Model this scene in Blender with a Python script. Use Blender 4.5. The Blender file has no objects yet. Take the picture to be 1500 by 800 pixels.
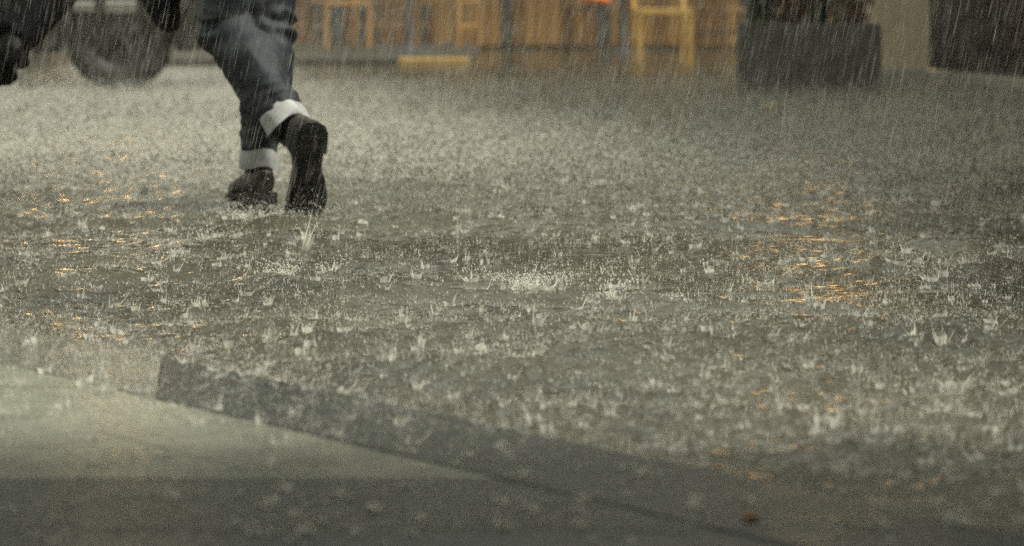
import bpy, bmesh, math, random
import numpy as np
from mathutils import Vector, Matrix, noise
random.seed(5)
RNG = np.random.default_rng(11)
R = math.radians
SC = bpy.context.scene
COL = SC.collection

# ------------------------------------------------------------------ camera
F = 4500.0                       # focal length in photo pixels (1500 wide)
CAMZ = 0.66
TH = math.atan(420.0 / F)        # pitch: horizon just above the picture
cam_d = bpy.data.cameras.new('camera')
cam = bpy.data.objects.new('camera', cam_d)
COL.objects.link(cam)
cam.location = (0, 0, CAMZ)
cam.rotation_euler = (math.pi / 2 - TH, 0, 0)
cam_d.sensor_width = 36.0
cam_d.lens = F / 1500.0 * 36.0
cam_d.clip_start = 0.05
cam_d.clip_end = 400
cam_d.dof.use_dof = True
cam_d.dof.focus_distance = 6.9
cam_d.dof.aperture_fstop = 4.6
SC.camera = cam

# ------------------------------------------------------------------ world, sun, exposure
SUN_EL, SUN_AZ = R(52), R(98)    # azimuth clockwise from +Y (away from the camera)
w = bpy.data.worlds.new('World')
SC.world = w
w.use_nodes = True
nt = w.node_tree
nt.nodes.clear()
sky = nt.nodes.new('ShaderNodeTexSky')
sky.sky_type = 'NISHITA'
sky.sun_disc = False
sky.sun_elevation = SUN_EL
sky.sun_rotation = SUN_AZ
sky.dust_density = 6.0
sky.air_density = 1.5
hs = nt.nodes.new('ShaderNodeHueSaturation')      # rain cloud: nearly grey sky
hs.inputs['Saturation'].default_value = 0.12
bg = nt.nodes.new('ShaderNodeBackground')
bg.inputs['Strength'].default_value = 0.068
ow = nt.nodes.new('ShaderNodeOutputWorld')
cloud = nt.nodes.new('ShaderNodeMix')             # even cloud cover over most of the clear-sky gradient
cloud.data_type = 'RGBA'
cloud.inputs[0].default_value = 0.72
cloud.inputs[7].default_value = (4.4, 4.4, 4.4, 1)
nt.links.new(sky.outputs[0], cloud.inputs[6])
nt.links.new(cloud.outputs[2], hs.inputs['Color'])
tint = nt.nodes.new('ShaderNodeMix')
tint.data_type = 'RGBA'
tint.blend_type = 'MULTIPLY'
tint.inputs[0].default_value = 1.0
tint.inputs[7].default_value = (0.985, 1.0, 0.835, 1)
nt.links.new(hs.outputs[0], tint.inputs[6])
nt.links.new(tint.outputs[2], bg.inputs['Color'])
nt.links.new(bg.outputs[0], ow.inputs['Surface'])

sd = bpy.data.lights.new('sun', 'SUN')
sd.energy = 1.5
sd.angle = R(12)
sd.color = (1.0, 0.965, 0.83)
sun = bpy.data.objects.new('sun', sd)
COL.objects.link(sun)
sdir = Vector((math.sin(SUN_AZ) * math.cos(SUN_EL), math.cos(SUN_AZ) * math.cos(SUN_EL), math.sin(SUN_EL)))
sun.rotation_euler = sdir.to_track_quat('Z', 'Y').to_euler()
sun.location = (0, 0, 12)

SC.view_settings.view_transform = 'Standard'
SC.view_settings.look = 'None'
SC.view_settings.gamma = 1.0
SC.view_settings.use_curve_mapping = False
SC.view_settings.exposure = 1.36
SC.render.engine = 'CYCLES'
SC.cycles.use_denoising = False
SC.cycles.max_bounces = 6
SC.cycles.diffuse_bounces = 2
SC.cycles.glossy_bounces = 3
SC.cycles.transmission_bounces = 3
SC.cycles.volume_bounces = 0
SC.cycles.transparent_max_bounces = 6
SC.cycles.sample_clamp_indirect = 4.0

# ------------------------------------------------------------------ helpers
def ray(px, py):
    u = (px - 750.0) / F
    v = (400.0 - py) / F
    return Vector((u, math.cos(TH) + v * math.sin(TH), -math.sin(TH) + v * math.cos(TH)))

def at(px, py, Y):
    d = ray(px, py)
    return Vector((0, 0, CAMZ)) + d * (Y / d.y)

def gnd(px, py, z=0.0):
    d = ray(px, py)
    return Vector((0, 0, CAMZ)) + d * ((z - CAMZ) / d.z)

def tag(o, label=None, cat=None, group=None, kind=None):
    if label: o['label'] = label
    if cat: o['category'] = cat
    if group: o['group'] = group
    if kind: o['kind'] = kind
    return o

def empty(name, loc=(0, 0, 0), rz=0.0):
    o = bpy.data.objects.new(name, None)
    o.empty_display_size = 0.1
    COL.objects.link(o)
    o.location = loc
    o.rotation_euler = (0, 0, rz)
    return o

class MB:
    def __init__(s):
        s.v = []
        s.f = []
    def add(s, vs, fs):
        n = len(s.v)
        s.v += [tuple(p) for p in vs]
        s.f += [tuple(i + n for i in f) for f in fs]
        return s
    def box(s, x0, x1, y0, y1, z0, z1, M=None):
        vs = [Vector(p) for p in ((x0, y0, z0), (x1, y0, z0), (x1, y1, z0), (x0, y1, z0),
                                  (x0, y0, z1), (x1, y0, z1), (x1, y1, z1), (x0, y1, z1))]
        if M is not None: vs = [M @ p for p in vs]
        return s.add(vs, [(0, 3, 2, 1), (4, 5, 6, 7), (0, 1, 5, 4), (1, 2, 6, 5), (2, 3, 7, 6), (3, 0, 4, 7)])
    def cbox(s, x0, x1, y0, y1, z0, z1, c=0.005, M=None):
        """box with chamfered top edges"""
        vs = [(x0, y0, z0), (x1, y0, z0), (x1, y1, z0), (x0, y1, z0),
              (x0, y0, z1 - c), (x1, y0, z1 - c), (x1, y1, z1 - c), (x0, y1, z1 - c),
              (x0 + c, y0 + c, z1), (x1 - c, y0 + c, z1), (x1 - c, y1 - c, z1), (x0 + c, y1 - c, z1)]
        vs = [Vector(p) for p in vs]
        if M is not None: vs = [M @ p for p in vs]
        fs = [(0, 3, 2, 1), (8, 9, 10, 11)]
        for a in range(4):
            b = (a + 1) % 4
            fs += [(a, b, b + 4, a + 4), (a + 4, b + 4, b + 8, a + 8)]
        return s.add(vs, fs)
    def prism(s, poly, z0, z1):
        """vertical prism over a ccw polygon of (x, y)"""
        n = len(poly)
        vs = [(p[0], p[1], z0) for p in poly] + [(p[0], p[1], z1) for p in poly]
        fs = [tuple(range(n - 1, -1, -1)), tuple(range(n, 2 * n))]
        fs += [(i, (i + 1) % n, n + (i + 1) % n, n + i) for i in range(n)]
        return s.add(vs, fs)
    def tube(s, pts, rad, n=10, cap=True):
        pts = [Vector(p) for p in pts]
        m = len(pts)
        if not hasattr(rad, '__len__'): rad = [rad] * m
        prev = None
        vs = []
        for i, p in enumerate(pts):
            t = (pts[min(i + 1, m - 1)] - pts[max(i - 1, 0)]).normalized()
            if prev is None:
                a = Vector((0, 0, 1)) if abs(t.z) < 0.9 else Vector((1, 0, 0))
                prev = t.cross(a).normalized()
            prev = (prev - t * prev.dot(t)).normalized()
            b = t.cross(prev)
            for k in range(n):
                an = 2 * math.pi * k / n
                vs.append(p + (prev * math.cos(an) + b * math.sin(an)) * rad[i])
        fs = []
        for i in range(m - 1):
            for k in range(n):
                k2 = (k + 1) % n
                fs.append((i * n + k, i * n + k2, (i + 1) * n + k2, (i + 1) * n + k))
        if cap:
            fs.append(tuple(range(n - 1, -1, -1)))
            fs.append(tuple((m - 1) * n + k for k in range(n)))
        return s.add(vs, fs)
    def ball(s, c, r, sx=1, sy=1, sz=1, n=12, m=8):
        c = Vector(c)
        vs = [c + Vector((0, 0, r * sz))]
        for i in range(1, m):
            a = math.pi * i / m
            for k in range(n):
                b = 2 * math.pi * k / n
                vs.append(c + Vector((r * sx * math.sin(a) * math.cos(b), r * sy * math.sin(a) * math.sin(b), r * sz * math.cos(a))))
        vs.append(c - Vector((0, 0, r * sz)))
        fs = [(0, 1 + k, 1 + (k + 1) % n) for k in range(n)]
        for i in range(m - 2):
            for k in range(n):
                a, b = 1 + i * n + k, 1 + i * n + (k + 1) % n
                fs.append((a, a + n, b + n, b))
        L = len(vs) - 1
        fs += [(L, 1 + (m - 2) * n + (k + 1) % n, 1 + (m - 2) * n + k) for k in range(n)]
        return s.add(vs, fs)
    def mesh(s, name, mat, smooth=False):
        me = bpy.data.meshes.new(name)
        me.from_pydata(s.v, [], s.f)
        me.materials.append(mat)
        if smooth:
            me.polygons.foreach_set('use_smooth', [True] * len(me.polygons))
        me.update()
        return me
    def build(s, name, mat, parent=None, smooth=False):
        return link(name, s.mesh(name, mat, smooth), parent)

def link(name, me, parent=None):
    o = bpy.data.objects.new(name, me)
    COL.objects.link(o)
    if parent is not None: o.parent = parent
    return o

def np_mesh(name, V, faces, k, mat, smooth=False):
    """V (n,3) array, faces (m,k) array"""
    me = bpy.data.meshes.new(name)
    V = np.asarray(V, dtype=np.float32)
    faces = np.asarray(faces, dtype=np.int32)
    me.vertices.add(len(V))
    me.vertices.foreach_set('co', V.ravel())
    me.loops.add(faces.size)
    me.loops.foreach_set('vertex_index', faces.ravel())
    me.polygons.add(len(faces))
    me.polygons.foreach_set('loop_start', np.arange(0, faces.size, k, dtype=np.int32))
    me.polygons.foreach_set('loop_total', np.full(len(faces), k, dtype=np.int32))
    if smooth:
        me.polygons.foreach_set('use_smooth', np.ones(len(faces), dtype=bool))
    me.materials.append(mat)
    me.update(calc_edges=True)
    me.validate()
    return me

def remesh(name, mb, mat, voxel, parent=None, smooth_it=4, disp=None):
    """fuse the overlapping shells of mb into one continuous surface"""
    me = mb.mesh(name + '_raw', mat)
    tmp = bpy.data.objects.new(name + '_raw', me)
    COL.objects.link(tmp)
    m = tmp.modifiers.new('r', 'REMESH')
    m.mode = 'VOXEL'
    m.voxel_size = voxel
    sm = tmp.modifiers.new('s', 'SMOOTH')
    sm.factor = 0.5
    sm.iterations = smooth_it
    dg = bpy.context.evaluated_depsgraph_get()
    ev = tmp.evaluated_get(dg)
    out = bpy.data.meshes.new_from_object(ev)
    out.name = name
    bpy.data.objects.remove(tmp)
    bpy.data.meshes.remove(me)
    out.materials.clear()
    out.materials.append(mat)
    if disp:
        n = len(out.vertices)
        co = np.empty(n * 3, dtype=np.float32)
        no = np.empty(n * 3, dtype=np.float32)
        out.vertices.foreach_get('co', co)
        out.vertices.foreach_get('normal', no)
        co = co.reshape(-1, 3); no = no.reshape(-1, 3)
        d = np.array([disp(Vector(c)) for c in co], dtype=np.float32)
        out.vertices.foreach_set('co', (co + no * d[:, None]).ravel())
    out.polygons.foreach_set('use_smooth', [True] * len(out.polygons))
    out.update()
    return link(name, out, parent)

# ------------------------------------------------------------------ materials
MATS = {}
def mat(name, col, rough=0.6, spec=0.5, metal=0.0, var=0.0, scale=8.0, bump=0.0, bscale=60.0, emit=None,
        estr=0.0, coat=0.0, stretch=(1, 1, 1), rvar=0.0, sheen=0.0, ior=None, col2=None, trans=0.0):
    m = bpy.data.materials.new(name)
    m.use_nodes = True
    t = m.node_tree
    p = t.nodes['Principled BSDF']
    p.inputs['Base Color'].default_value = (*col, 1)
    p.inputs['Roughness'].default_value = rough
    p.inputs['Specular IOR Level'].default_value = spec
    p.inputs['Metallic'].default_value = metal
    p.inputs['Coat Weight'].default_value = coat
    p.inputs['Coat Roughness'].default_value = 0.08
    p.inputs['Sheen Weight'].default_value = sheen
    p.inputs['Transmission Weight'].default_value = trans
    if ior: p.inputs['IOR'].default_value = ior
    if emit:
        p.inputs['Emission Color'].default_value = (*emit, 1)
        p.inputs['Emission Strength'].default_value = estr
    tc = t.nodes.new('ShaderNodeTexCoord')
    mp = t.nodes.new('ShaderNodeMapping')
    mp.inputs['Scale'].default_value = stretch
    t.links.new(tc.outputs['Object'], mp.inputs['Vector'])
    if var or col2:
        nz = t.nodes.new('ShaderNodeTexNoise')
        nz.inputs['Scale'].default_value = scale
        nz.inputs['Detail'].default_value = 6
        nz.inputs['Roughness'].default_value = 0.65
        t.links.new(mp.outputs[0], nz.inputs['Vector'])
        cr = t.nodes.new('ShaderNodeValToRGB')
        cr.color_ramp.elements[0].position = 0.32
        cr.color_ramp.elements[1].position = 0.68
        if col2:
            cr.color_ramp.elements[0].color = (*col, 1)
            cr.color_ramp.elements[1].color = (*col2, 1)
        else:
            cr.color_ramp.elements[0].color = (*[c * (1 - var) for c in col], 1)
            cr.color_ramp.elements[1].color = (*[min(1, c * (1 + var)) for c in col], 1)
        t.links.new(nz.outputs['Fac'], cr.inputs[0])
        t.links.new(cr.outputs[0], p.inputs['Base Color'])
        if rvar:
            mr = t.nodes.new('ShaderNodeMapRange')
            mr.inputs['To Min'].default_value = max(0.02, rough - rvar)
            mr.inputs['To Max'].default_value = min(1, rough + rvar)
            t.links.new(nz.outputs['Fac'], mr.inputs['Value'])
            t.links.new(mr.outputs[0], p.inputs['Roughness'])
    if bump:
        nb = t.nodes.new('ShaderNodeTexNoise')
        nb.inputs['Scale'].default_value = bscale
        nb.inputs['Detail'].default_value = 4
        t.links.new(mp.outputs[0], nb.inputs['Vector'])
        bn = t.nodes.new('ShaderNodeBump')
        bn.inputs['Strength'].default_value = bump
        bn.inputs['Distance'].default_value = 0.01
        t.links.new(nb.outputs['Fac'], bn.inputs['Height'])
        t.links.new(bn.outputs[0], p.inputs['Normal'])
    MATS[name] = m
    return m

mat('asphalt', (0.05, 0.048, 0.042), 0.6, var=0.35, scale=30, bump=0.5, bscale=150)
mat('water', (0.040, 0.037, 0.025), 0.06, spec=0.5, ior=1.33, col2=(0.085, 0.076, 0.050), scale=1.6, bump=0.42, bscale=95, stretch=(1, 0.7, 1))
mat('kerb_dark', (0.028, 0.031, 0.027), 0.30, var=0.6, scale=11, bump=0.4, bscale=45, rvar=0.22, spec=0.25)
mat('kerb_pale', (0.13, 0.13, 0.10), 0.13, var=0.35, scale=9, bump=0.8, bscale=34, rvar=0.1)
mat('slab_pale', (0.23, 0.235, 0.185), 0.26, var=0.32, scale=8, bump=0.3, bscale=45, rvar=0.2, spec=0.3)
mat('slab_dark_shaded', (0.020, 0.022, 0.019), 0.30, var=0.6, scale=9, bump=0.4, bscale=45, rvar=0.22, spec=0.25)
mat('bedding', (0.02, 0.02, 0.018), 0.7)
mat('terrace', (0.06, 0.055, 0.045), 0.8, spec=0.1, var=0.3, scale=5, bump=0.4, bscale=40)
mat('edge_reflection_tone', (0.55, 0.34, 0.09), 0.35, var=0.25, scale=18, bump=0.2)  # warm reflection put into a yellow surface colour
mat('denim', (0.003, 0.0045, 0.007), 0.5, col2=(0.034, 0.045, 0.057), scale=11, bump=0.25, bscale=900, spec=0.3)
mat('denim_inside', (0.38, 0.39, 0.39), 0.7, var=0.38, scale=26, bump=0.3, bscale=700)
mat('black_cloth', (0.004, 0.004, 0.005), 0.85, spec=0.1, var=0.3, scale=20, bump=0.2, bscale=500)
mat('jacket', (0.012, 0.012, 0.014), 0.6, var=0.3, scale=10, bump=0.2, bscale=400)
mat('leather', (0.020, 0.015, 0.009), 0.30, var=0.5, scale=60, bump=0.5, bscale=140, rvar=0.12)
mat('black_leather', (0.005, 0.005, 0.005), 0.5, spec=0.2, var=0.3, scale=60, bump=0.3, bscale=120)
mat('rubber', (0.007, 0.007, 0.006), 0.42, var=0.4, scale=60, bump=0.5, bscale=160, rvar=0.15)
mat('skin', (0.45, 0.29, 0.22), 0.5, var=0.08, scale=30)
mat('hair', (0.03, 0.02, 0.014), 0.45, var=0.3, scale=60, bump=0.4, bscale=200)
mat('eye', (0.03, 0.025, 0.02), 0.15)
mat('lips', (0.36, 0.16, 0.13), 0.4)
mat('car_paint', (0.007, 0.006, 0.004), 0.4, var=0.2, scale=3, coat=0.15, spec=0.3)
mat('car_glass', (0.02, 0.022, 0.024), 0.06)
mat('chrome', (0.62, 0.62, 0.58), 0.22, metal=0.9, var=0.08, scale=20)
mat('rim_metal', (0.03, 0.03, 0.028), 0.5, metal=0.7, var=0.2)
mat('tyre', (0.009, 0.008, 0.006), 0.55, var=0.4, scale=20, bump=0.4, bscale=90)
mat('lamp_glass', (0.5, 0.5, 0.48), 0.15, var=0.05)
mat('lamp_red', (0.3, 0.02, 0.015), 0.2, var=0.05)
mat('plank_wood', (0.24, 0.115, 0.034), 0.45, var=0.4, scale=5, stretch=(6, 6, 0.6), bump=0.3, bscale=20)
mat('plank_wood_light', (0.42, 0.22, 0.06), 0.45, var=0.35, scale=5, stretch=(6, 6, 0.6), bump=0.3, bscale=20)
mat('plank_grey', (0.075, 0.072, 0.065), 0.5, var=0.35, scale=5, stretch=(6, 6, 0.6), bump=0.3, bscale=20)
mat('chair_wood', (0.72, 0.44, 0.11), 0.4, var=0.25, scale=6, stretch=(4, 4, 1), bump=0.2, bscale=40)
mat('brown_wood', (0.17, 0.10, 0.05), 0.45, var=0.3, scale=6, stretch=(4, 4, 1))
mat('blue_metal', (0.10, 0.105, 0.125), 0.4, var=0.2)
mat('orange_fabric', (0.75, 0.17, 0.02), 0.7, var=0.15, scale=20)
mat('lit_window', (0.8, 0.55, 0.25), 0.3, emit=(1.0, 0.58, 0.20), estr=2.0)
mat('added_lamp_lit', (0.8, 0.55, 0.25), 0.3, emit=(1.0, 0.60, 0.20), estr=8.0)
mat('window_frame', (0.10, 0.075, 0.05), 0.5, var=0.2)
mat('dark_glass', (0.02, 0.02, 0.02), 0.07)
mat('facade_brown', (0.12, 0.10, 0.075), 0.75, var=0.2, scale=4, bump=0.3, bscale=40)
mat('facade_grey', (0.26, 0.25, 0.215), 0.8, var=0.2, scale=3, bump=0.3, bscale=40)
mat('facade_dark', (0.020, 0.018, 0.015), 0.7, spec=0.2, var=0.3, scale=4, bump=0.3, bscale=40)
mat('red_panel', (0.030, 0.014, 0.008), 0.7, spec=0.2, var=0.35, scale=4)
mat('pillar_stone', (0.58, 0.50, 0.35), 0.7, var=0.12, scale=7, bump=0.25, bscale=50)
mat('step_stone', (0.36, 0.355, 0.31), 0.35, var=0.2, scale=10, bump=0.3, bscale=60)
mat('planter_slate', (0.085, 0.082, 0.074), 0.5, var=0.25, scale=8, bump=0.3, bscale=70, rvar=0.1)
mat('soil', (0.03, 0.022, 0.015), 0.9, var=0.3, scale=40, bump=0.6)
mat('leaf_green', (0.045, 0.060, 0.018), 0.4, var=0.5, scale=9)
mat('leaf_rust', (0.16, 0.060, 0.015), 0.45, var=0.5, scale=9)
mat('stem', (0.06, 0.045, 0.025), 0.7, var=0.3)
mat('leaf_orange', (0.62, 0.24, 0.03), 0.35, var=0.3, scale=60)
mat('leaf_yellow', (0.70, 0.48, 0.05), 0.35, var=0.3, scale=60)
mat('shade_canopy_canvas', (0.035, 0.037, 0.032), 0.8, var=0.2, scale=6)
mat('leaf_rib', (0.10, 0.06, 0.02), 0.6, var=0.2)

def water_drop(name, trl, base):
    m = bpy.data.materials.new(name)
    m.use_nodes = True
    t = m.node_tree
    p = t.nodes['Principled BSDF']
    p.inputs['Base Color'].default_value = (*base, 1)
    p.inputs['Roughness'].default_value = 0.18
    p.inputs['IOR'].default_value = 1.33
    tr = t.nodes.new('ShaderNodeBsdfTranslucent')
    tr.inputs['Color'].default_value = (*base, 1)
    tp = t.nodes.new('ShaderNodeBsdfTransparent')
    mx = t.nodes.new('ShaderNodeMixShader')
    mx.inputs[0].default_value = 0.45
    mx2 = t.nodes.new('ShaderNodeMixShader')
    mx2.inputs[0].default_value = trl
    t.links.new(p.outputs[0], mx.inputs[1])
    t.links.new(tr.outputs[0], mx.inputs[2])
    t.links.new(mx.outputs[0], mx2.inputs[1])
    t.links.new(tp.outputs[0], mx2.inputs[2])
    t.links.new(mx2.outputs[0], t.nodes['Material Output'].inputs['Surface'])
    MATS[name] = m
water_drop('splash_water', 0.22, (0.90, 0.89, 0.82))
water_drop('rain_water', 0.78, (0.80, 0.78, 0.70))

# ------------------------------------------------------------------ the setting: ground
gm = MB()
gm.box(-110, 110, -60, 150, -0.30, -0.12)
tag(gm.build('road', MATS['asphalt']), 'flooded asphalt street bed under the rainwater', 'road', kind='structure')

# kerb line: measured on the ground plane
K0 = Vector((-0.607, 5.30, 0)); KU = Vector((0.569, -0.822, 0)).normalized()
KN = Vector((-KU.y, KU.x, 0))            # away from the camera, to the right
if KN.y < 0: KN = -KN
KW = 0.263
KM = Matrix(((KU.x, KN.x, 0, K0.x), (KU.y, KN.y, 0, K0.y), (0, 0, 1, 0), (0, 0, 0, 1)))  # local x along, y away from camera

# water sheet: rows finer close by
def axis(segs):
    out = []
    for a, b, st in segs:
        n = max(1, int(round((b - a) / st)))
        out.append(np.linspace(a, b, n, endpoint=False))
    out.append(np.array([segs[-1][1]]))
    return np.concatenate(out)
ys = axis([(-60, -2, 8), (-2, 3.2, 0.4), (3.2, 8.5, 0.016), (8.5, 14, 0.03), (14, 26, 0.06), (26, 50, 0.6), (50, 150, 10)])
xs = axis([(-110, -6, 8), (-6, -2.4, 0.15), (-2.4, 2.4, 0.018), (2.4, 6, 0.15), (6, 110, 8)])
X, Yg = np.meshgrid(xs, ys)
Z = np.zeros_like(X)
amp_mask = (0.4 + 0.6 * np.clip((15 - Yg) / 4, 0, 1)) * np.clip((Yg - 3.0) / 1.0, 0, 1) * np.clip((60 - Yg) / 20, 0, 1) * np.clip((7 - np.abs(X)) / 3, 0, 1)
for i in range(46):
    lam = 0.07 * (12 ** RNG.random())
    ang = RNG.normal(math.pi / 2, 0.75)
    k = 2 * math.pi / lam
    Z += 0.0042 * lam * np.sin(k * (X * math.cos(ang) + Yg * math.sin(ang)) + RNG.random() * 6.28) * (0.6 + 0.4 * np.sin(X * 1.3 / lam ** 0.5 + Yg * 0.7 + i))
for lam, a_, an_, ph in ((1.35, 0.0028, 1.72, 0.4), (0.95, 0.0018, 1.35, 2.0), (2.1, 0.004, 1.9, 4.0)):
    Z += a_ * np.sin(2 * math.pi / lam * (X * math.cos(an_) + Yg * math.sin(an_)) + ph + 0.8 * np.sin(X * 1.1 + Yg * 0.4))
# rings spreading from drops
def ring(cx, cy, rr, a, lam):
    i0, i1 = np.searchsorted(ys, [cy - rr * 1.7, cy + rr * 1.7])
    j0, j1 = np.searchsorted(xs, [cx - rr * 1.7, cx + rr * 1.7])
    if i1 <= i0 or j1 <= j0: return
    d = np.hypot(X[i0:i1, j0:j1] - cx, Yg[i0:i1, j0:j1] - cy)
    Z[i0:i1, j0:j1] += a * np.cos(2 * math.pi * (d - rr) / lam) * np.exp(-((d - rr) / (0.75 * lam)) ** 2)
for i in range(7000):
    cy = 4.0 + 9.5 * RNG.random() ** 0.9
    cx = (RNG.random() * 2 - 1) * (0.25 + cy * 0.19)
    ring(cx, cy, 0.015 + 0.06 * RNG.random(), 0.0009 + 0.0015 * RNG.random(), 0.035 + 0.02 * RNG.random())
# wash pushed up by the running feet
foot = gnd(385, 306)
ring(foot.x, foot.y, 0.28, 0.010, 0.16)
ring(foot.x + 0.02, foot.y - 0.1, 0.55, 0.007, 0.22)
wv = gnd(800, 425)
ring(wv.x + 0.1, wv.y + 0.9, 1.0, 0.008, 0.25)
wv2 = gnd(1270, 440)
ring(wv2.x, wv2.y + 0.7, 0.8, 0.006, 0.3)
def calm(cx, cy, rx, ry):
    return np.exp(-((X - cx) / rx) ** 2 - ((Yg - cy) / ry) ** 2)
chop = 1.0 + 0.30 * np.sin(X * 1.9 + Yg * 1.1) * np.sin(Yg * 2.3 - X * 0.7 + 1.0) + 0.2 * np.sin(X * 0.8 - Yg * 4.1)
chop += 0.35 - 0.95 * calm(0.35, 7.6, 1.0, 0.75) - 0.8 * calm(1.0, 6.4, 0.8, 0.45) - 0.5 * calm(-1.0, 7.9, 0.5, 0.25) - 0.4 * calm(0.9, 4.6, 0.5, 0.4)
chop = np.clip(chop, 0.28, 1.7)
Z *= amp_mask * chop
Z *= np.clip(((X - (K0 - KN * KW).x) * KN.x + (Yg - (K0 - KN * KW).y) * KN.y - KW * 0.8) / 0.5, 0.12, 1)
V = np.stack([X.ravel(), Yg.ravel(), Z.ravel()], 1)
nr, nc = X.shape
idx = np.arange(nr * nc).reshape(nr, nc)
Fq = np.stack([idx[:-1, :-1].ravel(), idx[:-1, 1:].ravel(), idx[1:, 1:].ravel(), idx[1:, :-1].ravel()], 1)
wme = np_mesh('water', V, Fq, 4, MATS['water'], True)
ca = wme.attributes.new('chop', 'FLOAT', 'POINT')
ca.data.foreach_set('value', chop.ravel().astype(np.float32))
wt = MATS['water'].node_tree
wb = [n_ for n_ in wt.nodes if n_.type == 'BUMP'][0]
wa = wt.nodes.new('ShaderNodeAttribute'); wa.attribute_name = 'chop'
wm = wt.nodes.new('ShaderNodeMath'); wm.operation = 'MULTIPLY'; wm.inputs[1].default_value = 0.45
wt.links.new(wa.outputs['Fac'], wm.inputs[0]); wt.links.new(wm.outputs[0], wb.inputs['Strength'])
wo = link('water', wme)
tag(wo, 'sheet of brownish rainwater flooding the street', 'water', kind='structure')

# kerb of long stones and pavement behind it
kerb = tag(MB().box(-4.5, 7.5, -KW + 0.004, -0.004, -0.119, 0.004, KM).build('kerb', MATS['bedding']), 'row of kerb stones edging the flooded street', 'kerb', kind='structure')
edges = [-4.2, -3.3, -2.45, -1.55, -0.68, 0.0, 2.6, 3.7, 4.6, 5.5, 6.4, 7.3]
for i, (a, b) in enumerate(zip(edges[:-1], edges[1:])):
    pale = (a == -0.68)
    top = 0.0188 + random.uniform(-0.001, 0.001)
    if pale: top = 0.0186
    m = MB()
    m.cbox(a + 0.001, b - 0.001, -KW, 0, -0.1, top, 0.002)
    SK = {-0.68: 0.36, 0.0: 0.47}
    def skew(p):
        f = -p[1] / KW
        k = (p[0] - a) / (b - a)
        return KM @ Vector((p[0] + f * ((1 - k) * SK.get(a, 0) + k * SK.get(b, 0)), p[1], p[2]))
    m.v = [skew(p) for p in m.v]
    o = m.build('kerb_stone', MATS['kerb_pale' if pale else 'kerb_dark'], kerb)
pav = tag(MB().add([KM @ Vector((-4.5, -KW - 0.002, z)) for z in (-0.11, 0.003)] + [KM @ Vector((7.5, -KW - 0.002, z)) for z in (-0.11, 0.003)]
                   + [Vector((1.0, -6, z)) for z in (-0.11, 0.003)] + [Vector((-14, -6, z)) for z in (-0.11, 0.003)],
                   [(0, 1, 3, 2), (2, 3, 5, 4), (4, 5, 7, 6), (6, 7, 1, 0), (1, 7, 5, 3), (0, 2, 4, 6)]).build('pavement', MATS['bedding']),
          'pavement of pale and dark stone slabs, the dark deepened with painted shade, behind the kerb', 'pavement', kind='structure')

def clip_poly(poly, p, n):
    """keep the part of poly on the side where (q - p).n >= 0"""
    out = []
    for i in range(len(poly)):
        a, b = poly[i], poly[(i + 1) % len(poly)]
        da, db = (a - p).dot(n), (b - p).dot(n)
        if da >= 0: out.append(a)
        if (da >= 0) != (db >= 0):
            out.append(a + (b - a) * (da / (da - db)))
    return out
G = 0.002
backk = K0 - KN * (KW + 0.0002)
KN2 = Vector((KN.x, KN.y)); KU2 = Vector((KU.x, KU.y)); bk2 = Vector((backk.x, backk.y))
def slab(poly, m, top):
    poly = [q for q in poly]
    if len(poly) < 3: return
    area = sum(poly[i].cross(poly[(i + 1) % len(poly)]) for i in range(len(poly)))
    if abs(area) < 0.004: return
    if area < 0: poly = poly[::-1]
    c = sum(poly, Vector((0, 0))) / len(poly)
    inner = [c + (q - c) * (1 - 0.002 / max(0.05, (q - c).length)) for q in poly]
    n = len(poly)
    vs = [(q.x, q.y, -0.1) for q in poly] + [(q.x, q.y, top - 0.0015) for q in poly] + [(q.x, q.y, top) for q in inner]
    fs = [tuple(range(n - 1, -1, -1)), tuple(range(2 * n, 3 * n))]
    for i in range(n):
        j = (i + 1) % n
        fs += [(i, j, n + j, n + i), (n + i, n + j, 2 * n + j, 2 * n + i)]
    MB().add(vs, fs).build('paving_slab', m, pav)
# pale slabs: courses parallel to the kerb, cut off square by the dark course at y = 3.99
course = [0.0, 0.235, 0.56, 0.90, 1.25, 1.6, 1.95, 2.3]
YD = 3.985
for ci in range(len(course) - 1):
    s0 = -3.3 + 0.31 * ci
    while s0 < 3.0:
        ln = 0.62
        a = bk2 + KU2 * (s0 + G / 2) - KN2 * (course[ci] + (G / 2 if ci else 0.0004))
        b = bk2 + KU2 * (s0 + ln - G / 2) - KN2 * (course[ci] + (G / 2 if ci else 0.0004))
        dpt = course[ci + 1] - course[ci] - G
        poly = [a, b, b - KN2 * dpt, a - KN2 * dpt]
        poly = clip_poly(poly, Vector((0, YD + G)), Vector((0, 1)))
        slab(poly, MATS['slab_pale'], 0.018 + random.uniform(-0.0012, 0.0012))
        s0 += ln
# dark course: slabs square to the house front, their dark deepened by painted near shade
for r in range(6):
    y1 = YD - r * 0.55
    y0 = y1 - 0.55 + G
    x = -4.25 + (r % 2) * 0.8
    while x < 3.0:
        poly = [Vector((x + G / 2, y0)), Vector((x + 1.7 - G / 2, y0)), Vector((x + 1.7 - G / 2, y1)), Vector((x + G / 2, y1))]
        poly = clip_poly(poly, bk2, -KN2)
        slab(poly, MATS['slab_dark_shaded'], 0.018 + random.uniform(-0.0012, 0.0012))
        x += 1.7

# terrace in front of the cafe
tm = MB()
tm.cbox(-3.2, -0.36, 25.85, 32.9, -0.10, 0.055, 0.012)
terrace = tm.build('terrace', MATS['terrace'])
MB().cbox(-0.95, -0.357, 25.835, 25.98, -0.08, 0.062, 0.012).build('painted_reflection', MATS['edge_reflection_tone'], terrace)  # yellow strip stands in for a warm wet reflection on the terrace end
tag(terrace, 'low wet terrace in front of the cafe', 'terrace', kind='structure')

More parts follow.
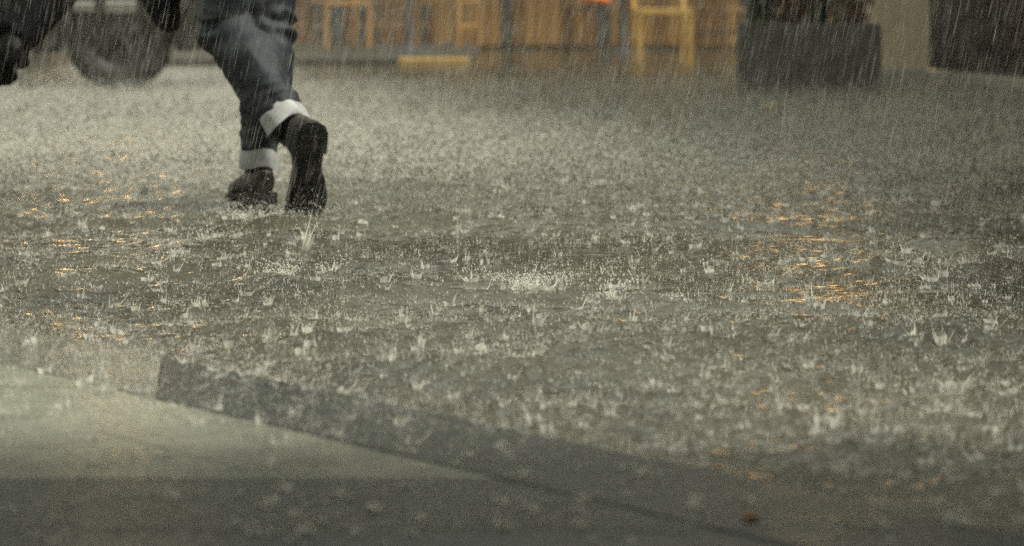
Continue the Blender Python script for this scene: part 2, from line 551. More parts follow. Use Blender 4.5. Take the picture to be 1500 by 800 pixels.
# ------------------------------------------------------------------ buildings
def window(parent, x0, x1, z0, z1, y, glass, frame, lit=False):
    f = 0.06
    m = MB()
    m.box(x0, x1, y - 0.06, y, z0, z0 + f).box(x0, x1, y - 0.06, y, z1 - f, z1)
    m.box(x0, x0 + f, y - 0.06, y, z0 + f, z1 - f).box(x1 - f, x1, y - 0.06, y, z0 + f, z1 - f)
    xm = (x0 + x1) / 2
    m.box(xm - 0.02, xm + 0.02, y - 0.055, y, z0 + f, z1 - f)
    wn = m.build('window', frame, parent)
    for a, b in ((x0 + f, xm - 0.02), (xm + 0.02, x1 - f)):
        MB().box(a, b, y - 0.03, y - 0.01, z0 + f, z1 - f).build('pane', glass, wn)
    return wn

# cafe across the street: plank skirt, lit windows above, plain upper storeys
CY = 33.0
cafe = empty('cafe_building', (0, CY, 0))
tag(cafe, 'cafe front of upright brown planks beyond the terrace', 'building')
MB().box(-2.45, 6.4, 0.05, 8, -0.1, 7.0).build('wall', MATS['facade_brown'], cafe)
x = -2.42
pm = [MB().box(0, 0.118, -0.03, 0.045, 0.03, 1.085).mesh('plank', MATS[k]) for k in ('plank_wood', 'plank_wood_light', 'plank_grey')]
i = 0
while x < 6.2:
    k = random.choices((0, 1, 2), (0.55, 0.25, 0.2))[0]
    o = link('plank', pm[k], cafe)
    o.location = (x, random.uniform(-0.012, 0.012), random.uniform(-0.01, 0.01))
    x += 0.128
MB().cbox(-2.45, 6.4, -0.10, 0.049, 1.10, 1.155, 0.01).build('window_sill', MATS['window_frame'], cafe)
for k in range(6):
    xa = -2.2 + k * 1.28
    window(cafe, xa, xa + 1.12, 1.17, 2.40, 0.045, MATS['lit_window' if k in (4, 5) else 'dark_glass'], MATS['window_frame'])
MB().cbox(-2.45, 6.4, -0.22, 0.049, 2.45, 2.85, 0.03).build('fascia', MATS['brown_wood'], cafe)
for fl in range(1):
    for k in range(3):
        xa = -2.0 + k * 1.62
        window(cafe, xa, xa + 0.95, 3.5 + fl * 2.6, 5.2 + fl * 2.6, 0.045, MATS['dark_glass'], MATS['window_frame'])
MB().cbox(-2.6, 6.55, -0.25, 8.1, 7.003, 7.25, 0.05).build('roof', MATS['facade_dark'], cafe)

# grey house to the left of it, behind the parked car
gh = empty('grey_house', (-24, 138, 0))
tag(gh, 'grey rendered house far down the street behind the parked car', 'building')
MB().box(-6, 5.3, 0.05, 9, -0.1, 7.2).build('wall', MATS['facade_grey'], gh)
MB().box(-6, 5.3, -0.03, 0.049, -0.1, 0.55).build('plinth', MATS['facade_dark'], gh)
for fl in range(2):
    for k in range(5):
        xa = -5.4 + k * 2.1
        window(gh, xa, xa + 1.0, 1.0 + fl * 2.9, 2.7 + fl * 2.9, 0.045, MATS['dark_glass'], MATS['window_frame'])
MB().cbox(-6.2, 5.29, -0.25, 9.1, 7.203, 7.4, 0.05).build('roof', MATS['facade_dark'], gh)

# unseen street lamp beyond the parked car, added for warm glints on the water
sl = empty('added_street_lamp', (-4.35, 33.5, 0))
tag(sl, 'unseen street lamp with warm lit lantern added for glints beyond the parked car', 'street lamp')
MB().tube([(0, 0, 0), (0, 0, 0.5), (0, 0, 0.55), (0, 0, 3.0)], [0.09, 0.08, 0.05, 0.035], 12).build('post', MATS['facade_dark'], sl)
MB().tube([(0, 0, 3.0), (0, 0, 3.08), (0, 0, 3.5)], [0.05, 0.13, 0.2], 6).build('lantern', MATS['added_lamp_lit'], sl)
MB().tube([(0, 0, 3.503), (0, 0, 3.54), (0, 0, 3.72)], [0.25, 0.24, 0.03], 6).build('cap', MATS['facade_dark'], sl)

# unseen tree beyond the parked car, added to darken the near reflections
def tree(loc, label, rn):
    t = empty('added_shade_tree', loc)
    tag(t, label, 'tree')
    tr, lf = MB(), MB()
    tr.tube([(0, 0, -0.12), (0.02, 0, 0.6), (0.06, 0.02, 2.2), (0.02, 0.05, 3.6), (0.1, 0, 5.2)], [0.24, 0.19, 0.16, 0.13, 0.06], 14)
    ends = []
    for k in range(14):
        a = k * 2.4 + rn.uniform(-.3, .3); z0 = rn.uniform(2.4, 4.6); L = rn.uniform(1.7, 2.9)
        e = Vector((math.cos(a) * L, math.sin(a) * L, z0 + rn.uniform(0.8, 2.6)))
        m = Vector((math.cos(a) * L * .45, math.sin(a) * L * .45, z0 + 0.6))
        tr.tube([(0.04, 0.02, z0), m, e], [0.075, 0.05, 0.015], 7)
        ends += [e, m.lerp(e, .6), m.lerp(e, .85)]
    tr.build('trunk', MATS['stem'], t)
    for e in ends:
        for c_ in range(5):
            cc = e + Vector((rn.gauss(0, .45), rn.gauss(0, .45), rn.gauss(0, .4)))
            for q in range(42):
                b = cc + Vector((rn.gauss(0, .22), rn.gauss(0, .22), rn.gauss(0, .17)))
                d = Vector((rn.gauss(0, 1), rn.gauss(0, 1), rn.gauss(-.3, .6))).normalized()
                sd_ = d.cross(Vector((rn.gauss(0, 1), rn.gauss(0, 1), rn.gauss(0, 1)))).normalized()
                L = rn.uniform(0.10, 0.20)
                lf.add([b, b + d * L * .5 + sd_ * L * .4, b + d * L, b + d * L * .5 - sd_ * L * .4], [(0, 1, 2, 3)])
    lf.build('crown', MATS['leaf_green'], t)
tree((-4.05, 26.5, 0), 'unseen broad tree added behind the dark parked car to darken reflections', random.Random(8))

# dark shop on the right, its front running towards the camera
P1, P2 = gnd(1365, 116), gnd(1500, 129)
du = (P2 - P1).normalized()
ang = math.atan2(du.y, du.x)
shop = empty('dark_shop', (P1.x, P1.y, 0), ang)
tag(shop, 'dark shop front with beige pillar and pale step on the right', 'building')
MB().cbox(-0.02, 17, 0.0, 0.42, -0.1, 0.062, 0.015).build('step', MATS['step_stone'], shop)
MB().box(-1.2, 17, 0.10, 4, 0.064, 0.16).build('plinth', MATS['facade_dark'], shop)
MB().box(-1.2, 17, 0.36, 4, 0.162, 5.2).build('wall', MATS['facade_dark'], shop)
for k in range(10):
    xa = 0.12 + k * 1.55
    MB().cbox(xa, xa + 1.3, 0.29, 0.357, 0.22, 0.80, 0.01).build('panel', MATS['red_panel'], shop)
    window(shop, xa, xa + 1.3, 0.9, 2.6, 0.355, MATS['dark_glass'], MATS['window_frame'])
MB().cbox(-1.3, 17.2, -0.35, 4.1, 5.203, 5.4, 0.05).build('roof', MATS['facade_dark'], shop)
# pillar at its corner
pl, pr = at(1268, 100, 21.2).x, at(1362, 100, 21.2).x
c = shop.matrix_basis.inverted() if False else None
pil = MB()
loc0 = Matrix.Rotation(-ang, 4, 'Z') @ Matrix.Translation((-P1.x, -P1.y, 0))
def shp(x0, x1, y0, y1, z0, z1, c=0.015):
    return MB().cbox(x0, x1, y0, y1, z0, z1, c, loc0)
p = shp(pl, pr, 21.25, 21.7, 0.09, 5.19).build('pillar', MATS['pillar_stone'], shop)
shp(pl - 0.012, pr + 0.012, 21.235, 21.715, -0.1, 0.088, 0.008).build('pillar_base', MATS['step_stone'], p)

# unseen house: wall behind the camera, roof over the pavement added to shade it
sh = empty('added_shade_house', (0, -2.5, 0))
tag(sh, 'unseen house front with a broad dark roof added to shade the near pavement', 'building')
MB().box(-9, 6, -3, 0, -0.1, 5.5).build('wall', MATS['facade_dark'], sh)
cn = MB()
cn.box(-9, 3.2, 0.003, 6.62, 2.05, 2.15)
cn.build('shade_canopy', MATS['shade_canopy_canvas'], sh)  # added out of view for its shade on the near ground

# ------------------------------------------------------------------ people
def spline(pts, n):
    """Catmull-Rom through tuples (any dimension)"""
    P = np.array(pts, dtype=float)
    P = np.vstack([2 * P[0] - P[1], P, 2 * P[-1] - P[-2]])
    out = []
    m = len(P) - 3
    for i in range(n):
        t = i / (n - 1) * m
        k = min(int(t), m - 1)
        t -= k
        a, b, c_, d = P[k:k + 4]
        out.append(0.5 * ((2 * b) + (-a + c_) * t + (2 * a - 5 * b + 4 * c_ - d) * t * t + (-a + 3 * b - 3 * c_ + d) * t ** 3))
    return np.array(out)

def limb(mb, joints, n=40, k=28, folds=None, seed=0):
    """joints: (x, y, z, radius); folds(s, ang) returns an outward offset"""
    S = spline(joints, n)
    prev = None
    vs = []
    for i in range(n):
        p = Vector(S[i][:3])
        t = (Vector(S[min(i + 1, n - 1)][:3]) - Vector(S[max(i - 1, 0)][:3])).normalized()
        if prev is None:
            prev = t.cross(Vector((0.2, 1, 0.1))).normalized()
        prev = (prev - t * prev.dot(t)).normalized()
        b = t.cross(prev)
        for j in range(k):
            an = 2 * math.pi * j / k
            r = S[i][3]
            if folds: r += folds(i / (n - 1), an)
            vs.append(p + (prev * math.cos(an) + b * math.sin(an)) * r)
    fs = []
    for i in range(n - 1):
        for j in range(k):
            j2 = (j + 1) % k
            fs.append((i * k + j, i * k + j2, (i + 1) * k + j2, (i + 1) * k + j))
    fs.append(tuple(range(k - 1, -1, -1)))
    fs.append(tuple((n - 1) * k + j for j in range(k)))
    mb.add(vs, fs)

SL = 0.295
def sole_w(t):
    pts = [(0, .012), (.03, .030), (.10, .040), (.22, .041), (.32, .034), (.44, .028), (.58, .040), (.72, .048), (.84, .045), (.93, .033), (.98, .017), (1, .006)]
    for (a, b), (c_, d) in zip(pts[:-1], pts[1:]):
        if a <= t <= c_: return b + (d - b) * (t - a) / (c_ - a)
    return pts[-1][1]
def sole_shift(t, side):
    return side * 0.014 * math.sin(math.pi * min(1, max(0, (t - .2) / .8)))

def make_shoe(name, parent, M, side, upper_mat, sole_mat, inv):
    """local frame: x heel to toe, z up from the sole, origin under the ankle"""
    x0 = -0.072
    T = inv @ M
    up = MB()
    n, k = 26, 18
    vs = []
    for i in range(n):
        t = i / (n - 1)
        t = 0.005 + 0.985 * t
        wd = sole_w(t) * 0.97
        if t < 0.30: h = 0.072 + 0.02 * t / .3
        elif t < 0.62: h = 0.092 - 0.040 * (t - .30) / .32
        else: h = 0.052 - 0.020 * (t - .62) / .38
        if t > 0.93: h *= 1 - 0.45 * ((t - .93) / .07)
        toe = 0.010 * max(0, (t - .75) / .25) ** 2
        for j in range(k):
            an = 2 * math.pi * j / k
            c_, s_ = math.cos(an), math.sin(an)
            y = sole_shift(t, side) + wd * math.copysign(abs(c_) ** 0.75, c_)
            z = 0.018 + h / 2 + h / 2 * math.copysign(abs(s_) ** 0.7, s_) + toe
            vs.append(T @ Vector((x0 + t * SL, y, z)))
    fs = [(i * k + j, i * k + (j + 1) % k, (i + 1) * k + (j + 1) % k, (i + 1) * k + j) for i in range(n - 1) for j in range(k)]
    fs += [tuple(range(k - 1, -1, -1)), tuple((n - 1) * k + j for j in range(k))]
    up.add(vs, fs)
    col = [T @ Vector(p) for p in ((0.005, 0, 0.05), (-0.002, 0, 0.09), (-0.006, 0, 0.135))]
    up.tube(col, [0.043, 0.041, 0.044], 16)
    shoe = remesh(name, up, upper_mat, 0.0055, parent, 3)
    # sole with welt, heel block and tread bars
    so = MB()
    N = 34
    ts = [0.5 - 0.5 * math.cos(math.pi * i / (N - 1)) for i in range(N)]
    def outline(sc, t0, t1, z_top, z_bot):
        tt = [t0 + (t1 - t0) * q for q in ts]
        L = [(t, sole_shift(t, side) - sole_w(t) * sc) for t in tt]
        Rr = [(t, sole_shift(t, side) + sole_w(t) * sc) for t in reversed(tt)]
        poly = L + Rr
        m = len(poly)
        vv = []
        for z in (z_bot, z_top):
            for t, y in poly:
                toe = 0.012 * max(0, (t - .75) / .25) ** 2
                vv.append(T @ Vector((x0 + t * SL, y, z + toe)))
        ff = [tuple(range(m - 1, -1, -1)), tuple(range(m, 2 * m))] + [(i, (i + 1) % m, m + (i + 1) % m, m + i) for i in range(m)]
        so.add(vv, ff)
    outline(1.18, 0.0, 1.0, 0.024, 0.010)
    outline(1.14, 0.0, 0.29, 0.0095, -0.012)
    for q in range(7):
        t = 0.47 + q * 0.072
        wd = sole_w(t) * 0.92
        sh_ = sole_shift(t, side)
        toe = 0.012 * max(0, (t - .75) / .25) ** 2
        so.box(x0 + t * SL - 0.006, x0 + t * SL + 0.006, sh_ - wd, sh_ + wd, 0.003 + toe, 0.0095 + toe, T)
    for q in range(3):
        t = 0.05 + q * 0.085
        so.box(x0 + t * SL - 0.006, x0 + t * SL + 0.006, -sole_w(t) * .85, sole_w(t) * .85, -0.016, -0.0125, T)
    so.build('sole', sole_mat, shoe)
    # laces over the instep
    lc = MB()
    for q in range(5):
        xx = 0.028 + q * 0.017
        zz = 0.112 - q * 0.0095
        lc.tube([T @ Vector((xx - .004, sole_shift(.4, side) - .020, zz - .006)), T @ Vector((xx, sole_shift(.4, side), zz + 0.002)), T @ Vector((xx + .004, sole_shift(.4, side) + .020, zz - .006))], 0.0022, 5)
    lc.build('lace', sole_mat, shoe)
    return shoe

def frame(x_l, z_l, loc):
    z = Vector(z_l).normalized()
    x = Vector(x_l); x = (x - z * x.dot(z)).normalized()
    y = z.cross(x)
    return Matrix(((x.x, y.x, z.x, loc[0]), (x.y, y.y, z.y, loc[1]), (x.z, y.z, z.z, loc[2]), (0, 0, 0, 1)))

def make_hand(mb, wrist, d, palm_n, side):
    d = Vector(d).normalized()
    nrm = Vector(palm_n); nrm = (nrm - d * nrm.dot(d)).normalized()
    s_ = d.cross(nrm) * side
    wrist = Vector(wrist)
    for q in range(4):
        y = (q - 1.5) * 0.020
        base = wrist + d * 0.02 + s_ * y * 0.6
        kn = wrist + d * (0.088 - abs(q - 1.2) * 0.005) + s_ * y
        mb.tube([base, (base + kn) / 2, kn], [0.017, 0.016, 0.0125], 10)
        ln = (0.070, 0.078, 0.073, 0.056)[q]
        a = kn + d * ln * 0.40 + nrm * 0.012
        b = a + d * ln * 0.25 + nrm * 0.024
        c_ = b + d * ln * 0.02 + nrm * 0.024
        mb.tube([kn, a, b, c_], [0.0105, 0.0098, 0.009, 0.0075], 8)
    tb = wrist + d * 0.022 - s_ * 0.028
    mb.tube([tb, tb + d * 0.030 - s_ * 0.026 + nrm * 0.008, tb + d * 0.058 - s_ * 0.036 + nrm * 0.024, tb + d * 0.075 - s_ * 0.030 + nrm * 0.034], [0.015, 0.013, 0.0115, 0.008], 8)
    mb.ball(wrist, 0.026, n=10, m=7)

def fold_fn(seed, knee, cuff_amp=0.006, amp=1.0):
    def f(s, an):
        v = 0.0
        q = noise.noise(Vector((math.cos(an) * 1.2 + seed, math.sin(an) * 1.2, s * 9)))
        v += 0.006 * q
        # gathered creases around the bent knee and above the hem
        g = math.exp(-((s - knee) / 0.09) ** 2)
        v += 0.021 * g * math.sin(s * 72 + 2.2 * math.sin(an + seed) + 3 * q) * (0.55 + 0.45 * math.cos(an * 1 + seed))
        g2 = math.exp(-((s - 0.90) / 0.07) ** 2)
        v += cuff_amp * g2 * math.sin(s * 120 + 2.5 * math.sin(an * 1 + 1 + seed) + 2 * q)
        v += 0.0045 * math.sin(3 * an + 16 * s + 4 * q + seed)
        return v * amp
    return f

def make_person(name, P, label, group=None):
    root = empty(name, P['base'])
    inv = Matrix.Translation(-Vector(P['base']))
    tag(root, label, 'person', group)
    I = lambda v: Vector(v) - Vector(P['base'])
    J = lambda v, r: (*I(v), r)
    # trousers: two legs and seat fused into one garment
    tr = MB()
    for side in ('L', 'R'):
        hip, kn, an = Vector(P['hip' + side]), Vector(P['knee' + side]), Vector(P['ankle' + side])
        r = [q * (P.get('slimR', 1) if side == 'R' else 1) for q in P['rad']]
        back = P.get('kneeback' + side, Vector((0, 0, 0)))
        fwd = Vector(P['fwd'])
        js = [J(hip + Vector((0, 0, 0.05)), r[0]), J(hip.lerp(kn, 0.45), r[1]), J(hip.lerp(kn, 0.8), r[2] * 1.02), J(kn, r[2]),
              J(kn.lerp(an, 0.30) - fwd * 0.012, r[3]), J(kn.lerp(an, 0.60), r[4]), J(kn.lerp(an, P['hem'] + (0.07 if side == 'R' else 0)), r[5] * (0.90 if side == 'R' else 1))]
        limb(tr, js, 70, 40, fold_fn(P['seed'] + (3 if side == 'L' else 0), 0.50, amp=P.get('foldamp', 1)))
    pe = (Vector(P['hipL']) + Vector(P['hipR'])) / 2
    limb(tr, [J(pe + Vector((0, 0, -0.03)), 0.10), J(pe + Vector((0, 0, 0.05)), 0.145), J(pe + Vector((0, 0, 0.14)), 0.14), J(pe + Vector((0, 0, 0.19)), 0.135)], 14, 28)
    remesh('jeans' if P['jeans'] else 'trousers', tr, P['trouser_mat'], 0.0075, root, 2)
    for side in ('L', 'R'):
        kn, an = Vector(P['knee' + side]), Vector(P['ankle' + side])
        ax = (an - kn).normalized()
        if P['jeans']:
            # turned-up hem: a loose double ring, open at both ends
            cm = MB()
            a0, a1 = kn.lerp(an, P['cuff' + side][0]), kn.lerp(an, P['cuff' + side][1])
            rr = P['cuffrad'] * (0.86 if side == 'R' else 0.97)
            prof = [(a0 + ax * 0.004, rr * 0.97), (a0, rr * 1.0), (a0 + ax * 0.003, rr * 1.02), (a0.lerp(a1, 0.5), rr * 1.03), (a1 - ax * 0.003, rr * 1.04), (a1, rr * 1.03), (a1 - ax * 0.002, rr * 0.99), (a0.lerp(a1, 0.4), rr * 0.96)]
            u = ax.orthogonal().normalized(); b = ax.cross(u)
            k = 40
            vs, fs = [], []
            for i, (c_, q) in enumerate(prof):
                for j in range(k):
                    t = 2 * math.pi * j / k
                    w_ = 1 + 0.06 * math.sin(2 * t + 1) + 0.03 * math.sin(5 * t + i * .5 + P['seed']) + 0.055 * noise.noise(Vector((math.cos(t) * 1.6, math.sin(t) * 1.6, i * 0.55 + P['seed'] + (4 if side == 'R' else 0))))
                    vs.append(I(c_ + (u * math.cos(t) + b * math.sin(t)) * q * w_ + ax * (0.006 * math.sin(3 * t + 2))))
            m = len(prof)
            for i in range(m):
                for j in range(k):
                    fs.append((i * k + j, i * k + (j + 1) % k, ((i + 1) % m) * k + (j + 1) % k, ((i + 1) % m) * k + j))
            cm.add(vs, fs)
            cm.build('cuff', MATS['denim_inside'], root, True)
        M = P['foot' + side]
        sk = MB()
        sk.tube([I(kn.lerp(an, 0.72)), I(kn.lerp(an, 0.88)), I(an)], [0.045, 0.043, 0.041], 18)
        sk.build('sock', MATS['black_cloth'], root, True)
        make_shoe('shoe', root, M, 1 if side == 'R' else -1, P['shoe_mat'], P['sole_mat'], inv)
    # body: one continuous surface from ankles to head
    bd = MB()
    ch, nk, hd = Vector(P['chest']), Vector(P['neck']), Vector(P['head'])
    for side in ('L', 'R'):
        hip, kn, an = Vector(P['hip' + side]), Vector(P['knee' + side]), Vector(P['ankle' + side])
        limb(bd, [J(hip, 0.075), J(hip.lerp(kn, .5), 0.066), J(kn, 0.050), J(kn.lerp(an, .35), 0.048), J(kn.lerp(an, .9), 0.034), J(an, 0.033)], 30, 14)
    limb(bd, [J(pe, 0.12), J(pe.lerp(ch, .4), 0.115), J(ch, 0.14), J(ch.lerp(nk, .6), 0.105), J(nk, 0.056), J(hd - Vector((0, 0, .06)), 0.055)], 26, 20)
    fd = Vector(P['fwd']).normalized()
    lt = Vector((0, 0, 1)).cross(fd)
    bd.ball(I(hd), 0.092, 0.98, 0.98, 1.25, 18, 12)
    bd.ball(I(hd + fd * 0.02 - Vector((0, 0, .065))), 0.062, 1, 1, 0.95, 14, 10)
    bd.tube([I(hd + fd * 0.085 + Vector((0, 0, .02))), I(hd + fd * 0.108 - Vector((0, 0, .018))), I(hd + fd * 0.088 - Vector((0, 0, .026)))], [0.009, 0.015, 0.011], 8)
    for s_ in (-1, 1):
        bd.ball(I(hd + lt * s_ * 0.092 - Vector((0, 0, .005))), 0.03, 0.45, 0.6, 1.1, 10, 8)
    for side in ('L', 'R'):
        sh_, el, wr = Vector(P['sh' + side]), Vector(P['el' + side]), Vector(P['wr' + side])
        limb(bd, [J(ch.lerp(sh_, .6), 0.06), J(sh_, 0.058), J(sh_.lerp(el, .5), 0.046), J(el, 0.038), J(el.lerp(wr, .4), 0.036), J(wr, 0.025)], 24, 14)
        make_hand(bd, I(wr), wr - el, lt if side == 'R' else -lt, 1 if side == 'R' else -1)
    remesh('body', bd, MATS['skin'], 0.0085, root, 2)
    # face and hair
    for s_ in (-1, 1):
        MB().ball(I(hd + fd * 0.086 + lt * s_ * 0.034 + Vector((0, 0, .006))), 0.0115, n=10, m=8).build('eye', MATS['eye'], root, True)
    MB().tube([I(hd + fd * 0.083 + lt * .024 - Vector((0, 0, .060))), I(hd + fd * 0.092 - Vector((0, 0, .061))), I(hd + fd * 0.083 - lt * .024 - Vector((0, 0, .060)))], [0.003, 0.008, 0.003], 8).build('mouth', MATS['lips'], root, True)
    hm = MB()
    hm.ball(I(hd - fd * 0.018 + Vector((0, 0, .022))), 0.104, 0.98, 0.98, 1.12, 20, 12)
    hm.ball(I(hd - fd * 0.05 - Vector((0, 0, .04))), 0.075, 1, 1, 1.1, 14, 10)
    remesh('hair', hm, MATS['hair'], 0.012, root, 2, lambda c_: 0.006 * noise.noise(c_ * 60))
    # jacket with sleeves
    jm = MB()
    limb(jm, [J(pe + Vector((0, 0, .0)), 0.165), J(pe.lerp(ch, .35), 0.155), J(ch, 0.168), J(ch.lerp(nk, .55), 0.13), J(ch.lerp(nk, .9), 0.075)], 30, 30, lambda s, a: 0.006 * math.sin(3 * a + 14 * s))
    for side in ('L', 'R'):
        sh_, el, wr = Vector(P['sh' + side]), Vector(P['el' + side]), Vector(P['wr' + side])
        limb(jm, [J(ch.lerp(sh_, .6), 0.08), J(sh_, 0.078), J(sh_.lerp(el, .5), 0.064), J(el, 0.056), J(el.lerp(wr, .5), 0.050), J(el.lerp(wr, .93), 0.042)], 34, 18, fold_fn(2, .6))
    remesh('jacket', jm, MATS['jacket'], 0.012, root, 2)
    return root

def at2(px, py, Y): return at(px, py, Y)
fw = Vector((-0.55, 0.83, 0)).normalized()
aR = at(379, 258, 9.16)
aR.z = 0.105
aL = at(434, 204, 9.00)
run = dict(base=Vector((aR.x, aR.y, 0)), seed=1.0, jeans=True, fwd=fw, slimR=0.90,
    kneeR=at(391, 38, 9.22), ankleR=aR, kneeL=at(336, 42, 9.22), ankleL=aL,
    rad=(0.105, 0.098, 0.090, 0.089, 0.076, 0.060), cuffR=(0.85, 0.98), cuffL=(0.765, 0.91), cuffrad=0.0655, hem=0.80,
    trouser_mat=MATS['denim'], shoe_mat=MATS['leather'], sole_mat=MATS['rubber'],
    footR=frame((-0.33, 0.94, -0.10), (0, 0.10, 1), (aR.x, aR.y, 0.022)))
run['hipL'] = Vector((-0.80, 9.24, 0.95))
run['hipR'] = Vector((-0.70, 9.32, 0.95))
zl = Vector((-0.42, 0.88, 0.20)).normalized()
run['footL'] = frame((-0.10, 0.16, -1.0), zl, aL - zl * 0.104) @ Matrix.Scale(1.10, 4)
pel = (run['hipL'] + run['hipR']) / 2
run['chest'] = pel + Vector((-0.10, 0.14, 0.40)); run['neck'] = pel + Vector((-0.13, 0.19, 0.58)); run['head'] = pel + Vector((-0.16, 0.24, 0.72))
lt = Vector((0, 0, 1)).cross(fw)
run['shL'] = run['chest'] + lt * 0.19 + Vector((0, 0, .10)); run['shR'] = run['chest'] - lt * 0.19 + Vector((0, 0, .10))
run['elL'] = run['shL'] + Vector((-0.08, -0.02, -0.27)); run['elR'] = run['shR'] + Vector((0.10, -0.12, -0.22))
run['wrL'] = run['elL'] + Vector((-0.04, 0.10, -0.22)); run['wrR'] = run['elR'] + fw * 0.18 + Vector((0, 0, 0.14))
make_person('person', run, 'person running through the rain in dark jeans with white turned-up cuffs and lace-up shoes')

# second runner, only a dark lower leg in the picture
f2 = Vector((-0.7, 0.71, 0)).normalized()
o2 = Vector((0, 0, 0))
aL2 = at(12, 54, 10.0)
aR2 = at(-330, 262, 10.3); aR2.z = 0.105
sec = dict(base=Vector((aR2.x, aR2.y, 0)), seed=5.0, jeans=False, fwd=f2, foldamp=0.6, hem=1.02,
    kneeL=at(-240, 20, 10.45), ankleL=aR2, kneeR=at(78, -40, 10.28), ankleR=aL2,
    rad=(0.115, 0.112, 0.112, 0.110, 0.100, 0.092), trouser_mat=MATS['black_cloth'], shoe_mat=MATS['black_leather'], sole_mat=MATS['black_cloth'],
    footL=frame((-0.7, 0.71, 0.0), (0, 0, 1), (aR2.x, aR2.y, 0.010)))
zl2 = Vector((-0.20, 0.35, 0.9)).normalized()
sec['footR'] = frame((-0.35, 0.9, -0.25), zl2, aL2 - zl2 * 0.098)
sec['hipR'] = Vector((sec['kneeR'].x - 0.26, 10.45, 1.02)); sec['hipL'] = Vector((sec['kneeR'].x - 0.40, 10.5, 1.02))
pel = (sec['hipL'] + sec['hipR']) / 2
sec['chest'] = pel + Vector((-0.14, 0.12, 0.40)); sec['neck'] = pel + Vector((-0.19, 0.16, 0.58)); sec['head'] = pel + Vector((-0.23, 0.20, 0.72))
lt = Vector((0, 0, 1)).cross(f2)
sec['shL'] = sec['chest'] + lt * 0.19 + Vector((0, 0, .10)); sec['shR'] = sec['chest'] - lt * 0.19 + Vector((0, 0, .10))
sec['elL'] = sec['shL'] + Vector((0.02, -0.08, -0.27)); sec['elR'] = sec['shR'] + Vector((0.10, -0.10, -0.23))
sec['wrL'] = sec['elL'] + f2 * 0.2 + Vector((0, 0, 0.10)); sec['wrR'] = sec['elR'] + f2 * 0.16 + Vector((0, 0, 0.16))
make_person('person', sec, 'person in black trousers with one leg kicked back at the left edge')

# bag swinging from the runner's hand
wl = run['wrL']
bc = at(238, -6, wl.y + 0.03)
bag = empty('bag', bc)
tag(bag, 'small black bag swinging beside the runner in jeans', 'bag')
bm_ = MB()
limb(bm_, [(0.02, 0, 0.07, 0.030), (0.012, 0, 0.04, 0.052), (0.0, 0, 0.0, 0.060), (0.008, 0, -0.05, 0.052), (0.024, 0, -0.092, 0.034), (0.030, 0, -0.112, 0.012)], 24, 20, fold_fn(4, .4, amp=.5))
remesh('pouch', bm_, MATS['black_leather'], 0.008, bag, 2)
hand = wl - bc
MB().tube([(-0.022, 0, 0.05), (-0.035, 0.01, 0.10), (hand.x - .02, hand.y + .03, hand.z - 0.06), (hand.x + .02, hand.y + .03, hand.z - 0.06), (0.05, 0.01, 0.10), (0.045, 0, 0.05)], 0.007, 8).build('strap', MATS['black_leather'], bag, True)
MB().ball((0.045, -0.045, 0.0), 0.011, n=10, m=8).build('clasp', MATS['chrome'], bag, True)

# ------------------------------------------------------------------ parked car
cp = gnd(176, 131)
car = empty('parked_car', (cp.x, cp.y, 0), R(7))
tag(car, 'dark parked car behind the runners with rain bouncing off its wheel', 'car')
# side profile (x forward to the right, z) with width 1.7
XO = -1.9
prof = [(-3.0, 0.30), (-2.85, 0.245), (-0.385, 0.24), (-0.375, 0.36), (-0.31, 0.47), (0.31, 0.47), (0.375, 0.36), (0.385, 0.245), (0.76, 0.28), (0.86, 0.42), (0.85, 0.66), (0.70, 0.80),
        (-0.35, 0.93), (-1.0, 1.40), (-1.5, 1.46), (-2.4, 1.43), (-2.95, 1.0), (-3.2, 0.92), (-3.25, 0.5)]
n = len(prof)
vs = []
for y, sc_ in ((-0.0, 0.975), (0.04, 1.0), (0.4, 1.0), (1.3, 1.0), (1.66, 1.0), (1.70, 0.975)):
    for px_, pz_ in prof:
        taper = 0.0
        if pz_ > 0.93: taper = (pz_ - 0.93) * 0.38
        yy = y + (taper if y < 0.85 else -taper)
        vs.append(((px_ + 1.2) * sc_ - 1.2, yy - 0.12, 0.7 + (pz_ - 0.7) * sc_))
fs = [tuple(range(n)), tuple(5 * n + i for i in reversed(range(n)))]
for k in range(5):
    fs += [(k * n + i, (k + 1) * n + i, (k + 1) * n + (i + 1) % n, k * n + (i + 1) % n) for i in range(n)]
MB().add(vs, fs).build('body', MATS['car_paint'], car)
def car_wheel(x, y):
    wh = empty('wheel', (x, y, 0.35)); wh.parent = car
    # tyre as a turned profile
    pr = [(0.19, -0.10), (0.325, -0.105), (0.350, -0.085), (0.358, 0.0), (0.350, 0.085), (0.325, 0.105), (0.19, 0.10)]
    k = 40
    vs, fs = [], []
    for i, (r_, yy) in enumerate(pr):
        for j in range(k):
            a = 2 * math.pi * j / k
            vs.append((r_ * math.cos(a), yy, r_ * math.sin(a)))
    for i in range(len(pr)):
        for j in range(k):
            i2 = (i + 1) % len(pr)
            fs.append((i * k + j, i * k + (j + 1) % k, i2 * k + (j + 1) % k, i2 * k + j))
    MB().add(vs, fs).build('tyre', MATS['tyre'], wh, True)
    rm = MB()
    rm.tube([(0, -0.07, 0), (0, -0.02, 0), (0, 0.07, 0)], [0.195, 0.185, 0.195], 32)
    rm.tube([(0, -0.09, 0), (0, -0.06, 0)], [0.035, 0.055], 16)
    for s_ in range(5):
        a = s_ * 2 * math.pi / 5 + 0.3
        rm.tube([(0, -0.078, 0), (0.2 * math.cos(a), -0.078, 0.2 * math.sin(a))], [0.03, 0.022], 6)
    rm.build('rim', MATS['rim_metal'], wh)
for x_, y_ in ((0, 0.0), (-2.35, 0.0), (0, 1.46), (-2.35, 1.46)):
    car_wheel(x_, y_)
